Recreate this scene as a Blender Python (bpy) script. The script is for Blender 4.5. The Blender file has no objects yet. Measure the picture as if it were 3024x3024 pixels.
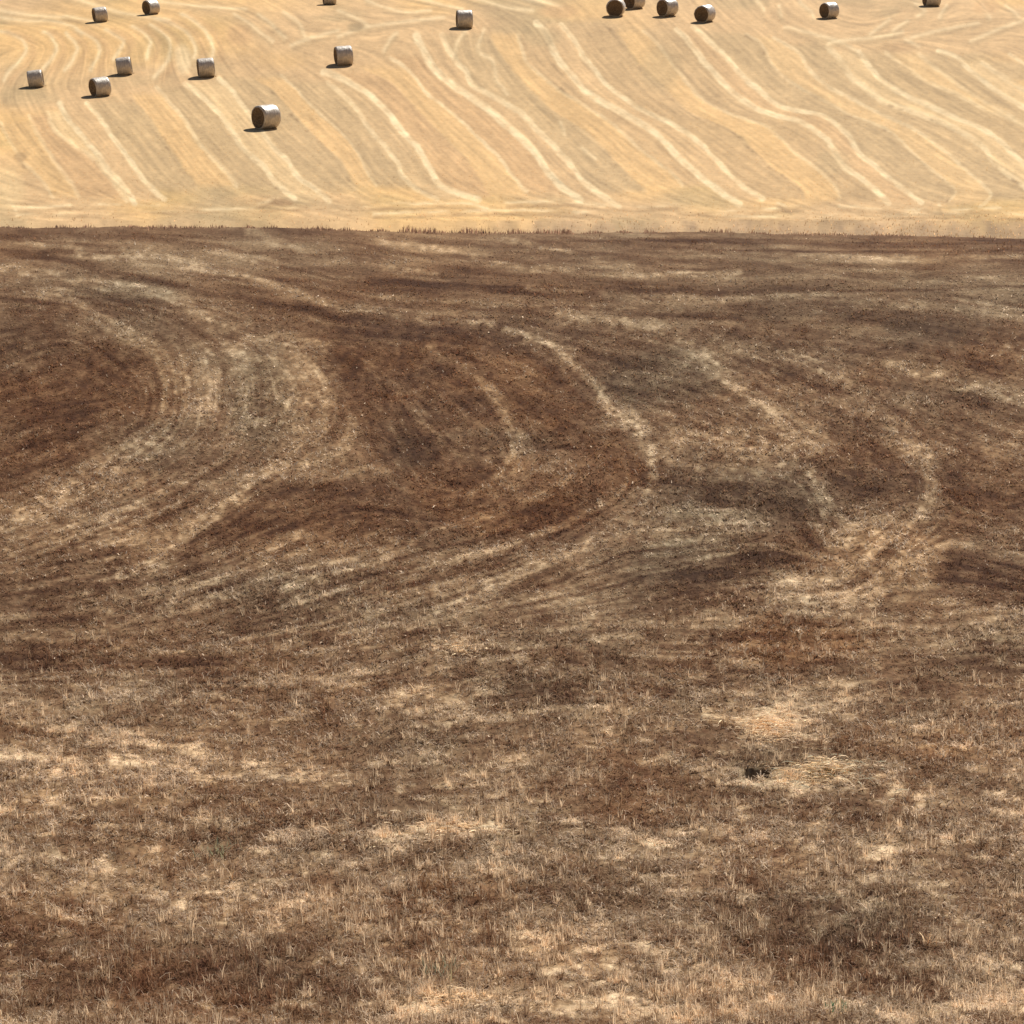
import bpy, math, random
import numpy as np
from mathutils import Vector, Matrix

rng = np.random.default_rng(7)
random.seed(7)
scene = bpy.context.scene
COL = scene.collection
R = math.radians

# ------------------------------------------------------------------ camera
PITCH = R(-9.0)
FOV = R(28.0)
FPX = 1512.0 / math.tan(FOV / 2)
cam_d = bpy.data.cameras.new('camera')
cam = bpy.data.objects.new('camera', cam_d)
COL.objects.link(cam)
cam.location = (0, 0, 0)
cam.rotation_euler = (R(90) + PITCH, 0, 0)
cam_d.angle = FOV
cam_d.clip_start = 0.1
cam_d.clip_end = 12000
scene.camera = cam

# ------------------------------------------------------------------ light
SUN_EL, SUN_AZ = R(53), R(30)       # azimuth measured from the view direction (+Y) towards +X
w = bpy.data.worlds.new('World')
scene.world = w
w.use_nodes = True
nt = w.node_tree
sky = nt.nodes.new('ShaderNodeTexSky')
sky.sky_type = 'NISHITA'
sky.sun_disc = False
sky.sun_elevation = SUN_EL
sky.sun_rotation = SUN_AZ
sky.dust_density = 1.5
nt.links.new(sky.outputs[0], nt.nodes['Background'].inputs[0])
nt.nodes['Background'].inputs[1].default_value = 0.05
sl = bpy.data.lights.new('sun', 'SUN')
sl.energy = 5.0
sl.angle = R(0.53)
sl.color = (1.0, 0.95, 0.86)
so = bpy.data.objects.new('sun', sl)
COL.objects.link(so)
sd = Vector((math.sin(SUN_AZ) * math.cos(SUN_EL), math.cos(SUN_AZ) * math.cos(SUN_EL), math.sin(SUN_EL)))
so.rotation_euler = sd.to_track_quat('Z', 'Y').to_euler()
so.location = (60, 60, 80)
scene.view_settings.view_transform = 'Standard'
scene.view_settings.look = 'None'
scene.view_settings.exposure = 0.36
scene.view_settings.gamma = 1.0
scene.render.engine = 'CYCLES'
scene.cycles.max_bounces = 5

# ------------------------------------------------------------------ noise
_T = np.random.default_rng(3).random((256, 256)).astype(np.float32)
def vnoise(x, y, seed=0):
    x = np.asarray(x, dtype=np.float64) + seed * 17.31
    y = np.asarray(y, dtype=np.float64) + seed * 9.77
    xi = np.floor(x).astype(np.int64); yi = np.floor(y).astype(np.int64)
    fx = x - xi; fy = y - yi
    fx = fx * fx * (3 - 2 * fx); fy = fy * fy * (3 - 2 * fy)
    a = _T[yi & 255, xi & 255]; b = _T[yi & 255, (xi + 1) & 255]
    c = _T[(yi + 1) & 255, xi & 255]; d = _T[(yi + 1) & 255, (xi + 1) & 255]
    return (a * (1 - fx) + b * fx) * (1 - fy) + (c * (1 - fx) + d * fx) * fy
def fbm(x, y, o=4, seed=0):
    s = 0; a = 1.0; t = 0
    for i in range(o):
        s = s + a * (vnoise(x * 2.03 ** i, y * 2.03 ** i, seed + i * 3) - 0.5)
        t += a; a *= 0.55
    return s / t * 2          # about -1..1
def sstep(a, b, x):
    t = np.clip((x - a) / (b - a), 0, 1)
    return t * t * (3 - 2 * t)

# ------------------------------------------------------------------ terrain
def zrow(row, d):
    return d * math.tan(PITCH + math.atan((1512 - row) / FPX))
prof = [(-400, 6), (-60, -1), (-8, -1.65), (1, -1.75), (5, -3.0), (11, -6.4), (17, -9.0)]
for row, d in ((3024, 24), (2500, 30), (2000, 38), (1500, 48), (1200, 56.5), (900, 67), (790, 73), (704, 80), (674, 86)):
    prof.append((d, zrow(row, d)))
prof += [(90, -2.45), (93.5, -3.0), (97, -2.7)]
for row, d in ((640, 103), (540, 112), (385, 132), (285, 147), (192, 162), (85, 180), (50, 188), (0, 204)):
    prof.append((d, zrow(row, d)))
prof += [(240, 23.5), (300, 30.5), (360, 33.5), (430, 33), (600, 22), (900, 10), (1600, 25), (2600, 60), (4200, 40)]
PX = np.array([p[0] for p in prof]); PZ = np.array([p[1] for p in prof])
_ty = np.arange(-400, 4200, 0.5)
_tz = np.interp(_ty, PX, PZ)
def _smooth(v, s):
    k = np.arange(-int(3 * s), int(3 * s) + 1); g = np.exp(-0.5 * (k / s) ** 2); g /= g.sum()
    return np.convolve(np.pad(v, len(k) // 2, mode='edge'), g, mode='valid')
_a = _smooth(_tz, 5.0); _b = _smooth(_tz, 30.0)
_w = sstep(215, 300, _ty)
_tz = _a * (1 - _w) + _b * _w

def H(x, y):
    x = np.asarray(x, dtype=np.float64); y = np.asarray(y, dtype=np.float64)
    z = np.interp(y, _ty, _tz)
    xc = np.clip(x, -60, 60)
    z = z - 0.010 * xc * np.exp(-((y - 86) / 9.0) ** 2)
    near = sstep(12, 24, y) * (1 - sstep(84, 92, y))
    z = z + near * (0.16 * fbm(x / 9, y / 9, 3, 1) + 0.05 * fbm(x / 1.3, y / 1.3, 3, 5))
    far = sstep(100, 125, y)
    z = z + far * (0.35 * fbm(x / 30, y / 30, 2, 9))
    big = sstep(260, 700, np.hypot(x, y))
    z = z + big * (28 * fbm(x / 420, y / 420, 3, 21))
    return z
def Hs(x, y):
    return float(H(np.array([x]), np.array([y]))[0])

def unproject(px, py, lo=15.0, hi=420.0):
    """ground point seen at a photograph pixel"""
    a = (px - 1512) / FPX; b = (1512 - py) / FPX
    dy = math.cos(PITCH) - math.sin(PITCH) * b
    dz = math.sin(PITCH) + math.cos(PITCH) * b
    t = np.arange(lo, hi, 0.1)
    yy = t; s = t / dy
    g = H(a * s, yy) - dz * s
    k = np.argmax(g > 0)
    if g[k] <= 0: k = len(t) - 1
    return a * s[k], yy[k]

# ground chart: A ~ bearing, B ~ depth; both are plain functions of ground position
_rows = np.arange(3160, 690, -20).tolist()
_cd = [unproject(1512, r)[1] for r in _rows]
_cd2 = [92.0, 97.0]; _rows2 = [668, 664]
_r3 = np.arange(655, -1, -15).tolist(); _cd3 = [unproject(1512, r, lo=96)[1] for r in _r3]
CB_d = np.array([2.0] + _cd + _cd2 + _cd3 + [240, 300, 360, 430.0])
CB_r = np.array([5200.0] + _rows + _rows2 + _r3 + [-90, -190, -260, -330.0])
_o = np.argsort(CB_d); CB_d = CB_d[_o]; CB_r = CB_r[_o]
def chart(x, y):
    return 1512 + FPX * x / np.maximum(y, 1.0) * 0.99, np.interp(y, CB_d, CB_r)
def chart_inv(A, B):
    y = np.interp(-B, -CB_r, CB_d)
    return (A - 1512) / FPX / 0.99 * y, y
def pt(px, py, lo=15.0):
    x, y = unproject(px, py, lo)
    A, B = chart(np.array([x]), np.array([y]))
    return float(A[0]), float(B[0])

def lin(c):
    c = np.asarray(c, dtype=np.float64) / 255
    return np.where(c <= 0.04045, c / 12.92, ((c + 0.055) / 1.055) ** 2.4)

# ------------------------------------------------------------------ raster of ground pigment, in chart space
class Raster:
    def __init__(s, x0, x1, y0, y1, st, warp, wsc):
        s.x0, s.y0, s.st = x0, y0, st
        s.xs = np.arange(x0, x1, st); s.ys = np.arange(y0, y1, st)
        s.X, s.Y = np.meshgrid(s.xs, s.ys)
        s.WX = s.X + warp * fbm(s.X / wsc, s.Y / wsc * 1.6, 3, 31)
        s.WY = s.Y + warp * 0.5 * fbm(s.X / wsc, s.Y / wsc * 1.6, 3, 41)
        s.shape = s.X.shape
    def win(s, pts, pad):
        p = np.array(pts)
        a = max(0, int((p[:, 0].min() - pad - s.x0) / s.st)); b = int((p[:, 0].max() + pad - s.x0) / s.st) + 1
        c = max(0, int((p[:, 1].min() - pad - s.y0) / s.st)); d = int((p[:, 1].max() + pad - s.y0) / s.st) + 1
        return slice(c, max(c, d)), slice(a, max(a, b))
    def line(s, pts, w0, w1=None):
        """soft mask of a polyline; returns (window, mask)"""
        w1 = w1 or w0
        wi = s.win(pts, 3 * max(w0, w1) + 30)
        X = s.WX[wi]; Y = s.WY[wi]
        best = np.full(X.shape, 1e9); n = len(pts) - 1
        for i in range(n):
            (ax, ay), (bx, by) = pts[i], pts[i + 1]
            vx, vy = bx - ax, by - ay
            t = np.clip(((X - ax) * vx + (Y - ay) * vy) / (vx * vx + vy * vy + 1e-9), 0, 1)
            dd = np.hypot(X - ax - t * vx, Y - ay - t * vy) / (w0 + (w1 - w0) * (i + t) / n)
            best = np.minimum(best, dd)
        return wi, np.exp(-best ** 2 * 0.9)
    def blob(s, cx, cy, rx, ry):
        wi = s.win([(cx - rx * 1.6, cy - ry * 1.6), (cx + rx * 1.6, cy + ry * 1.6)], 20)
        q = np.hypot((s.WX[wi] - cx) / rx, (s.WY[wi] - cy) / ry)
        return wi, 1 - sstep(0.55, 1.25, q)
    def sample(s, arr, A, B):
        fx = np.clip((A - s.x0) / s.st, 0, s.shape[1] - 1.001); fy = np.clip((B - s.y0) / s.st, 0, s.shape[0] - 1.001)
        i = fx.astype(int); j = fy.astype(int); fx = fx - i; fy = fy - j
        if arr.ndim == 3: fx = fx[..., None]; fy = fy[..., None]
        return (arr[j, i] * (1 - fx) + arr[j, i + 1] * fx) * (1 - fy) + (arr[j + 1, i] * (1 - fx) + arr[j + 1, i + 1] * fx) * fy
    def lic(s, guides, steps, seed, cell=60, blur=0):
        """noise dragged along the direction of the mown rows"""
        gx = np.arange(s.xs[0], s.xs[-1] + cell, cell); gy = np.arange(s.ys[0], s.ys[-1] + cell, cell)
        GX, GY = np.meshgrid(gx, gy); cc = np.zeros(GX.shape); ss = np.zeros(GX.shape)
        for g in guides:
            for (ax, ay), (bx, by) in zip(g[:-1], g[1:]):
                th = math.atan2(by - ay, bx - ax); L = math.hypot(bx - ax, by - ay)
                for f in (0.25, 0.75):
                    r2 = (GX - ax - f * (bx - ax)) ** 2 + (GY - ay - f * (by - ay)) ** 2 + 900
                    wt = L / r2 ** 1.4
                    cc += wt * math.cos(2 * th); ss += wt * math.sin(2 * th)
        m = np.hypot(cc, ss) + 1e-12
        ci = (s.X - gx[0]) / cell; cj = (s.Y - gy[0]) / cell
        i = ci.astype(int); j = cj.astype(int); fx = ci - i; fy = cj - j
        i1 = np.minimum(i + 1, len(gx) - 1); j1 = np.minimum(j + 1, len(gy) - 1)
        def smp(a): return (a[j, i] * (1 - fx) + a[j, i1] * fx) * (1 - fy) + (a[j1, i] * (1 - fx) + a[j1, i1] * fx) * fy
        th = 0.5 * np.arctan2(smp(ss / m), smp(cc / m))
        DX = np.cos(th); DY = np.sin(th)
        N = np.random.default_rng(seed).random(s.shape)
        for k in range(blur):
            N = (N + np.roll(N, 1, 0) + np.roll(N, -1, 0) + np.roll(N, 1, 1) + np.roll(N, -1, 1)) / 5
        acc = N.copy()
        JJ, II = np.meshgrid(np.arange(s.shape[0]), np.arange(s.shape[1]), indexing='ij')
        for sg in (1, -1):
            x = II.astype(float); y = JJ.astype(float); dx0 = DX * sg; dy0 = DY * sg
            for k in range(steps):
                x += dx0; y += dy0
                a = np.clip(x, 0, s.shape[1] - 1).astype(int); b = np.clip(y, 0, s.shape[0] - 1).astype(int)
                ndx = DX[b, a]; ndy = DY[b, a]
                f = np.where(ndx * dx0 + ndy * dy0 < 0, -1, 1)
                dx0 = ndx * f; dy0 = ndy * f
                acc += N[b, a]
        acc -= acc.mean(); acc /= acc.std()
        return acc

def tr(pts, sc, ox=0, oy=0, lo=15.0):
    return [pt(ox + x / sc, oy + y / sc, lo) for x, y in pts]
def resample(p, n=4):
    """Catmull-Rom so that the traced rows bend smoothly"""
    out = []
    P = [p[0]] + list(p) + [p[-1]]
    for i in range(1, len(P) - 2):
        for k in range(n):
            t = k / n
            q = []
            for c in (0, 1):
                a, b, d, e = P[i - 1][c], P[i][c], P[i + 1][c], P[i + 2][c]
                q.append(0.5 * (2 * b + (d - a) * t + (2 * a - 5 * b + 4 * d - e) * t * t + (3 * b - a - 3 * d + e) * t ** 3))
            out.append(tuple(q))
    out.append(p[-1])
    return out

# ================================================================== STUBBLE FIELD (far, golden)
K1 = 1.932; K3 = 1.887; KO = 1932 / 3024
def c1(*p): return resample(tr(p, K1, 0, 0, 96))
def c2(*p): return resample(tr(p, K1, 1000, 0, 96))
def c3(*p): return resample(tr(p, K3, 2000, 0, 96))
def c23(a, b):
    """a row traced partly in the middle and partly in the right of the field"""
    return resample(tr(a, K1, 1000, 0, 96) + tr(b, K3, 2000, 0, 96))
G = dict(
 Z2=c1((0,700),(40,780),(110,900),(190,980),(260,1060),(300,1130)),
 Z1=c1((170,660),(210,760),(270,860),(340,960),(400,1040),(450,1120)),
 A1=c1((270,640),(310,740),(420,830),(520,900),(600,985),(660,1060),(720,1150)),
 A2=c1((340,590),(390,680),(480,790),(560,890),(610,960),(700,1060),(770,1160)),
 A3=c1((490,590),(560,660),(620,750),(690,850),(770,960),(850,1060),(940,1140)),
 A4=c1((740,540),(850,660),(930,790),(1000,890),(1080,1000),(1140,1080)),
 A5=c1((900,500),(960,580),(1050,680),(1110,780),(1190,880),(1300,1000),(1350,1060)),
 A7=c1((1060,480),(1160,560),(1260,660),(1330,760),(1400,860),(1500,950),(1570,1040),(1680,1130)),
 A8=c1((1250,450),(1330,530),(1400,620),(1500,760),(1560,840),(1640,920),(1700,1010),(1800,1080),(1880,1150)),
 A9=c1((1450,450),(1560,520),(1650,620),(1750,730),(1850,830),(1940,910),(1990,1000),(2040,1080)),
 A10=c1((1600,430),(1700,520),(1800,630),(1932,740),(2030,860),(2080,960),(2150,1060)),
 B1=c2((-60,470),(0,520),(100,620),(170,730),(260,830),(330,920),(370,1010),(440,1080),(560,1140)),
 B2=c2((-90,410),(0,440),(100,490),(200,560),(290,650),(350,740),(430,820),(490,900),(540,1000),(600,1070),(800,1140)),
 B3=c2((120,390),(280,460),(380,550),(480,660),(560,740),(680,860),(760,940),(820,1040),(870,1120)),
 B4=c2((300,330),(400,400),(490,520),(600,610),(700,690),(800,790),(900,880),(960,960),(1040,1060),(1080,1090)),
 B5=c2((440,200),(490,300),(530,380),(620,460),(700,520),(820,600),(930,690),(1030,780),(1130,880),(1200,990),(1280,1070),(1380,1140)),
 B6=c2((590,200),(640,310),(720,400),(760,480),(860,540),(950,590),(1060,660),(1130,740),(1240,850),(1340,960),(1400,1040),(1540,1140),(1600,1180)),
 B7=c2((860,190),(920,310),(1050,460),(1150,560),(1250,650),(1400,740),(1500,830),(1640,980),(1760,1090)),
 B8=c2((1020,200),(1070,350),(1180,450),(1280,530),(1400,600),(1550,700),(1650,790),(1760,880),(1900,990),(1960,1060)),
 B9=c23([(1130,130),(1200,220),(1240,320),(1330,430),(1420,530),(1530,600),(1650,660),(1750,720),(1850,800)],[(0,870),(100,960),(200,1040),(300,1110),(350,1140)]),
 B10=c23([(1270,140),(1350,240),(1400,330),(1500,450),(1570,520),(1700,610),(1800,660),(1890,700)],[(60,750),(160,830),(250,930),(380,1050),(480,1110)]),
 B11=c23([(1560,150),(1650,270),(1720,370),(1800,450),(1900,540)],[(60,620),(180,670),(330,740),(420,820),(530,930),(640,1000),(700,1060),(710,1120)]),
 B12=c23([(1740,180),(1850,290),(1920,390)],[(100,520),(200,590),(330,650),(480,700),(560,760),(640,840),(720,900),(800,960),(880,1040),(900,1110)]),
 C1=c3((0,165),(70,240),(160,360),(260,470),(340,540),(430,600),(540,640),(680,675),(760,720),(840,780),(870,830),(930,930),(1020,990),(1100,1060),(1180,1130)),
 C2=c3((90,150),(190,240),(290,340),(380,440),(470,510),(560,590),(680,620),(800,640),(880,690),(960,760),(1010,850),(1080,910),(1180,990),(1280,1070),(1360,1130)),
 C3=c3((390,190),(480,260),(540,370),(610,440),(720,510),(860,580),(960,640),(1080,680),(1200,740),(1310,850),(1400,930),(1480,990),(1550,1060),(1520,1120)),
 C4=c3((540,210),(680,300),(740,400),(830,480),(950,540),(1060,600),(1180,660),(1300,710),(1420,790),(1500,850),(1600,940),(1700,1030),(1750,1090),(1690,1150)),
 C5=c3((840,260),(910,340),(970,430),(1060,500),(1160,570),(1300,620),(1420,660),(1530,710),(1650,780),(1720,840),(1780,920),(1932,1040),(2000,1110)),
 C6=c3((1010,290),(1070,370),(1130,440),(1220,500),(1330,560),(1450,610),(1560,660),(1700,720),(1800,790),(1932,910),(2100,1040)),
 C7=c3((1160,290),(1290,380),(1400,460),(1550,520),(1700,600),(1932,700),(2080,820),(2250,980)),
 C8=c3((1340,300),(1440,380),(1560,470),(1700,560),(1800,620),(1932,690),(2150,830)),
 C9=c3((1450,280),(1560,320),(1620,380),(1700,450),(1800,520),(1932,600),(2150,720)),
 C10=c3((1700,350),(1800,420),(1932,500),(2150,620)),
 C11=c3((1850,300),(1932,350),(2150,450)),
)
ARCS = [c1(*p) for p in (
 [(0,180),(60,190),(120,220),(150,280),(120,340),(60,400),(20,460)],
 [(250,180),(290,200),(320,270),(300,330),(250,390)],
 [(380,190),(420,230),(440,280),(420,340),(370,400)],
 [(440,170),(530,220),(570,280),(550,340),(520,400)],
 [(600,170),(680,210),(710,240),(680,290),(650,340)],
 [(760,150),(820,190),(860,240),(840,330)],
 [(860,140),(930,190),(970,250),(960,340),(880,440)],
 [(900,110),(1000,140),(1070,190),(1110,260),(1110,330)],
 [(1040,80),(1120,130),(1180,190),(1210,270),(1215,330)])]
TOPL = [c1(*p) for p in (
 [(0,60),(200,90),(420,100),(560,130)],
 [(0,100),(150,120),(300,120),(420,150),(470,190)],
 [(380,-20),(520,20),(640,60),(800,90),(960,110)],
 [(820,-10),(1000,20),(1200,40),(1400,50)],
 [(1340,80),(1440,150),(1550,235)],
 [(1470,80),(1560,150),(1620,215)],
 [(1620,70),(1700,130),(1740,205)],
 [(1660,260),(1800,210),(1932,175)])] + [c2(*p) for p in (
 [(0,60),(90,100),(170,150)], [(160,0),(280,50),(400,70),(520,60)],
 [(400,-20),(560,20),(700,50)], [(700,-20),(820,0),(950,40),(1100,60)],
 [(0,210),(140,160),(330,130),(600,100)],
 [(1050,-10),(1180,10),(1270,40)], [(260,290),(290,230),(330,190)],
 [(830,170),(800,290),(880,350),(905,460),(960,540)], [(720,180),(680,250),(660,330)],
 [(1260,700),(1290,770)], [(1390,850),(1460,900)])] + [c3(*p) for p in (
 [(1080,190),(1140,140),(1180,110)], [(1200,170),(1280,120)], [(1300,210),(1420,180),(1560,150),(1680,130)],
 [(1640,230),(1780,170),(1932,110)], [(680,10),(740,60),(760,100)], [(570,30),(580,90)], [(450,10),(480,60)],
 [(1340,90),(1380,60),(1330,20)], [(1460,100),(1500,30)], [(1700,20),(1740,100)], [(1830,30),(1900,90)],
 [(600,150),(760,190),(900,230),(1010,290)], [(1270,220),(1340,260)], [(850,240),(960,220),(1100,210),(1250,180)])]
EDGE = [c1(*p) for p in (
 [(0,1190),(300,1180),(640,1160),(900,1170)], [(100,1230),(500,1215),(1000,1200),(1500,1190),(1932,1180)],
 [(0,1060),(40,1120),(90,1200)], [(1480,1170),(1600,1140),(1760,1170)])] + [c2(*p) for p in (
 [(0,1180),(300,1170),(700,1160),(850,1190)], [(960,1160),(1300,1150),(1600,1180),(1932,1170)],
 [(200,1220),(900,1200),(1500,1215)])] + [c3(*p) for p in (
 [(0,1170),(300,1180),(700,1150)], [(900,1150),(1300,1170),(1800,1160)],
 [(200,1200),(800,1210),(1400,1190),(1932,1200)], [(560,1130),(640,1170)], [(1460,1140),(1500,1190)])]

SF = Raster(-1300, 4300, -330, 700, 2.5, 5, 34)
guides = list(G.values()) + ARCS + TOPL + EDGE + [[(-1300, 655), (4300, 665)]]
fine = SF.lic(guides, 14, 5, 50, 1)
broad = SF.lic(guides, 30, 6, 50, 3)
tan0 = np.array([223, 185, 137.]); orange = np.array([238, 194, 134.]); pale = np.array([238, 204, 152.])
grey = np.array([202, 172, 128.]); pink = np.array([214, 172, 124.]); bright = np.array([255, 226, 178.]); dark = np.array([158, 128, 92.])
C = np.ones(SF.shape + (3,)) * tan0
n1 = fbm(SF.X / 420, SF.Y / 150, 3, 51)[..., None]; n2 = fbm(SF.X / 260, SF.Y / 90, 3, 55)[..., None]
C = C + (orange - tan0) * np.clip(n1 * 2.2 + .2, 0, 1) + (grey - tan0) * np.clip(n2 * 2.2, 0, 1)
def mixw(wi, m, col, k=1.0):
    m = (m * k)[..., None]
    C[wi] = C[wi] * (1 - m) + col * m
def band(l, r, col, k=0.9):
    L = np.array(G[l] if isinstance(l, str) else l); Rr = np.array(G[r] if isinstance(r, str) else r)
    L = L[np.argsort(L[:, 1])]; Rr = Rr[np.argsort(Rr[:, 1])]
    y0 = max(L[0, 1], Rr[0, 1]); y1 = min(L[-1, 1], Rr[-1, 1])
    xl = np.interp(SF.WY, L[:, 1], L[:, 0]); xr = np.interp(SF.WY, Rr[:, 1], Rr[:, 0])
    m = sstep(-5, 7, SF.WX - xl) * sstep(-5, 7, xr - SF.WX) * sstep(y0 - 14, y0 + 10, SF.WY) * (1 - sstep(y1 - 10, y1 + 14, SF.WY))
    mixw((slice(None), slice(None)), m, np.asarray(col) * .66 + tan0 * .34, k)
for l, r, c in (('Z2','Z1',orange), ('Z1','A1',pink), ('A1','A2',pale), ('A2','A3',tan0), ('A3','A4',grey), ('A4','A5',orange), ('A5','A7',grey),
                ('A7','A8',pale), ('A8','A9',grey), ('A9','A10',orange), ('A10','B1',grey), ('B1','B2',grey*.6+tan0*.4),
                ('B2','B3',pink), ('B3','B4',orange), ('B4','B5',pink), ('B5','B6',tan0), ('B6','B7',grey), ('B7','B8',orange),
                ('B8','B9',pink*.5+grey*.5), ('B9','B10',tan0), ('B10','B11',grey*.6+pink*.4), ('B11','B12',orange), ('B12','C1',grey*.7+pink*.3),
                ('C1','C2',pink*.5+tan0*.5), ('C2','C3',grey), ('C3','C4',orange*.6+pale*.4), ('C4','C5',grey), ('C5','C6',pale),
                ('C6','C7',grey), ('C7','C8',orange*.5+pale*.5), ('C8','C9',grey), ('C9','C10',pale), ('C10','C11',grey)):
    band(l, r, c)
# the rows outside the traced part carry on with the same spacing
for side, base, st in ((1, 'C6', 1), (-1, 'Z2', -1)):
    for k in range(1, 12):
        off = 150 * k * st
        g = [(x + off + (200 if side > 0 else 0), y) for x, y in G['C2' if side > 0 else 'A2']]
        if side > 0: g = [(x + 900, y) for x, y in g]
        g2 = [(x + 60, y) for x, y in g]
        if (min(p[0] for p in g) > 3060) or (max(p[0] for p in g) < -20):
            wi, m = SF.line(g, 7); mixw(wi, m, bright, .8)
            band(g, g2, orange if k % 2 else grey, .7)
for name, wdt, k in (('A1',6,.5),('A2',8,.95),('A3',7,.95),('A5',6,.6),('A7',8,.85),('A8',7,.9),('A10',4,.5),('B1',7,.7),('B2',9,1),
                     ('B4',5,.75),('B5',10,1),('B6',8,.85),('B8',5,.5),('B9',9,1),('B10',7,.95),('B12',5,.5),('C1',8,.9),('C2',7,1),
                     ('C3',4,.45),('C4',5,.65),('C5',8,.7),('C6',7,.85),('C7',5,.5),('C8',5,.5),('C9',6,.9),('C10',7,.6),('C11',5,.7),('Z1',6,.45),('Z2',5,.5)):
    wi, m = SF.line(G[name], wdt * 1.0); m = sstep(.12, .62, m); br = 0.75 + 0.5 * fbm(SF.X[wi] / 30, SF.Y[wi] / 18, 2, 61)
    mixw(wi, np.clip(m * br, 0, 1), bright, k)
for name in ('A4', 'A9', 'B3', 'B7', 'B11', 'C3', 'Z2', 'A7', 'C5'):
    wi, m = SF.line([(x - 9, y + 2) for x, y in G[name]], 4)
    br = sstep(.25, .6, fbm(SF.X[wi] / 26, SF.Y[wi] / 16, 2, 71))
    mixw(wi, m * br, dark, .55)
for g in ARCS:
    wi, m = SF.line(g, 6); mixw(wi, m, bright, .75)
    wi, m = SF.line([(x + 22, y + 4) for x, y in g], 10); mixw(wi, m, pink, .5)
for g in TOPL:
    wi, m = SF.line(g, 6); mixw(wi, m, bright, .6)
    wi, m = SF.line([(x, y + 12) for x, y in g], 6); mixw(wi, m, grey*.8+dark*.2, .4)
for g in EDGE:
    wi, m = SF.line(g, 5); m = m * sstep(-.3, .45, fbm(SF.X[wi] / 60, SF.Y[wi] / 12, 2, 311)); mixw(wi, m, bright, .7)
    wi, m = SF.line([(x, y + 9) for x, y in g], 4); m = m * sstep(-.2, .4, fbm(SF.X[wi] / 45, SF.Y[wi] / 12, 2, 313)); mixw(wi, m, pink*.85, .5)
def stain(px, py, rx, ry, col, k):
    A, B = pt(px, py, 96); wi, m = SF.blob(A, B, rx, ry)
    if rx < 20: k = k * .6; m = m * sstep(-.25, .3, fbm(SF.X[wi] / 9, SF.Y[wi] / 6, 2, 321))
    mixw(wi, m, col, k)
for a in ((830, 597, 36, 12, pink*.85, .8), (20, 560, 55, 60, pale, .7), (540, 175, 26, 42, bright, .6), (815, 92, 16, 10, dark, .6), (480, 410, 9, 13, dark, .7), (545, 505, 7, 9, dark, .7),
          (365, 470, 8, 30, dark, .3), (1665, 262, 11, 9, dark, .75), (1362, 467, 10, 8, dark, .7), (2320, 235, 9, 9, dark, .5),
          (60, 465, 22, 14, dark, .45), (860, 345, 12, 12, dark, .5), (1600, 110, 60, 30, grey, .7), (1650, 35, 60, 20, pink, .6),
          (1050, 80, 26, 14, grey*.85, .8), (2470, 190, 40, 14, grey, .6), (2460, 480, 55, 40, grey, .6), (2650, 140, 60, 14, pink*.9, .5),
          (2630, 35, 30, 20, grey, .5), (2910, 20, 40, 25, pink, .6), (1950, 200, 60, 70, grey, .5), (705, 105, 40, 30, pink, .6)):
    stain(*a)
# grassy margin where the two fields meet, greyer and wider on the right
mg = 1 - sstep(-1, 1, (656 - SF.Y + 7 * fbm(SF.X / 30, SF.Y / 5, 3, 81)) / 5)
mg = mg * (0.12 + .7 * sstep(1000, 2000, SF.X))
mcol = np.array([178, 147, 114.]) * (1 + .13 * fbm(SF.X / 120, SF.Y / 2.5, 3, 83))[..., None]
C = C * (1 - mg[..., None]) + mcol * mg[..., None]
for g in EDGE[4:]:
    wi, m = SF.line([(x, y + 14) for x, y in g], 3); mixw(wi, m, dark, .35)
C = np.clip(C * (1 + 0.030 * fine[..., None] + 0.022 * broad[..., None] + 0.045 * fbm(SF.X / 16, SF.Y / 9, 3, 301)[..., None]), 0, 255)
SFC = lin(C)

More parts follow.
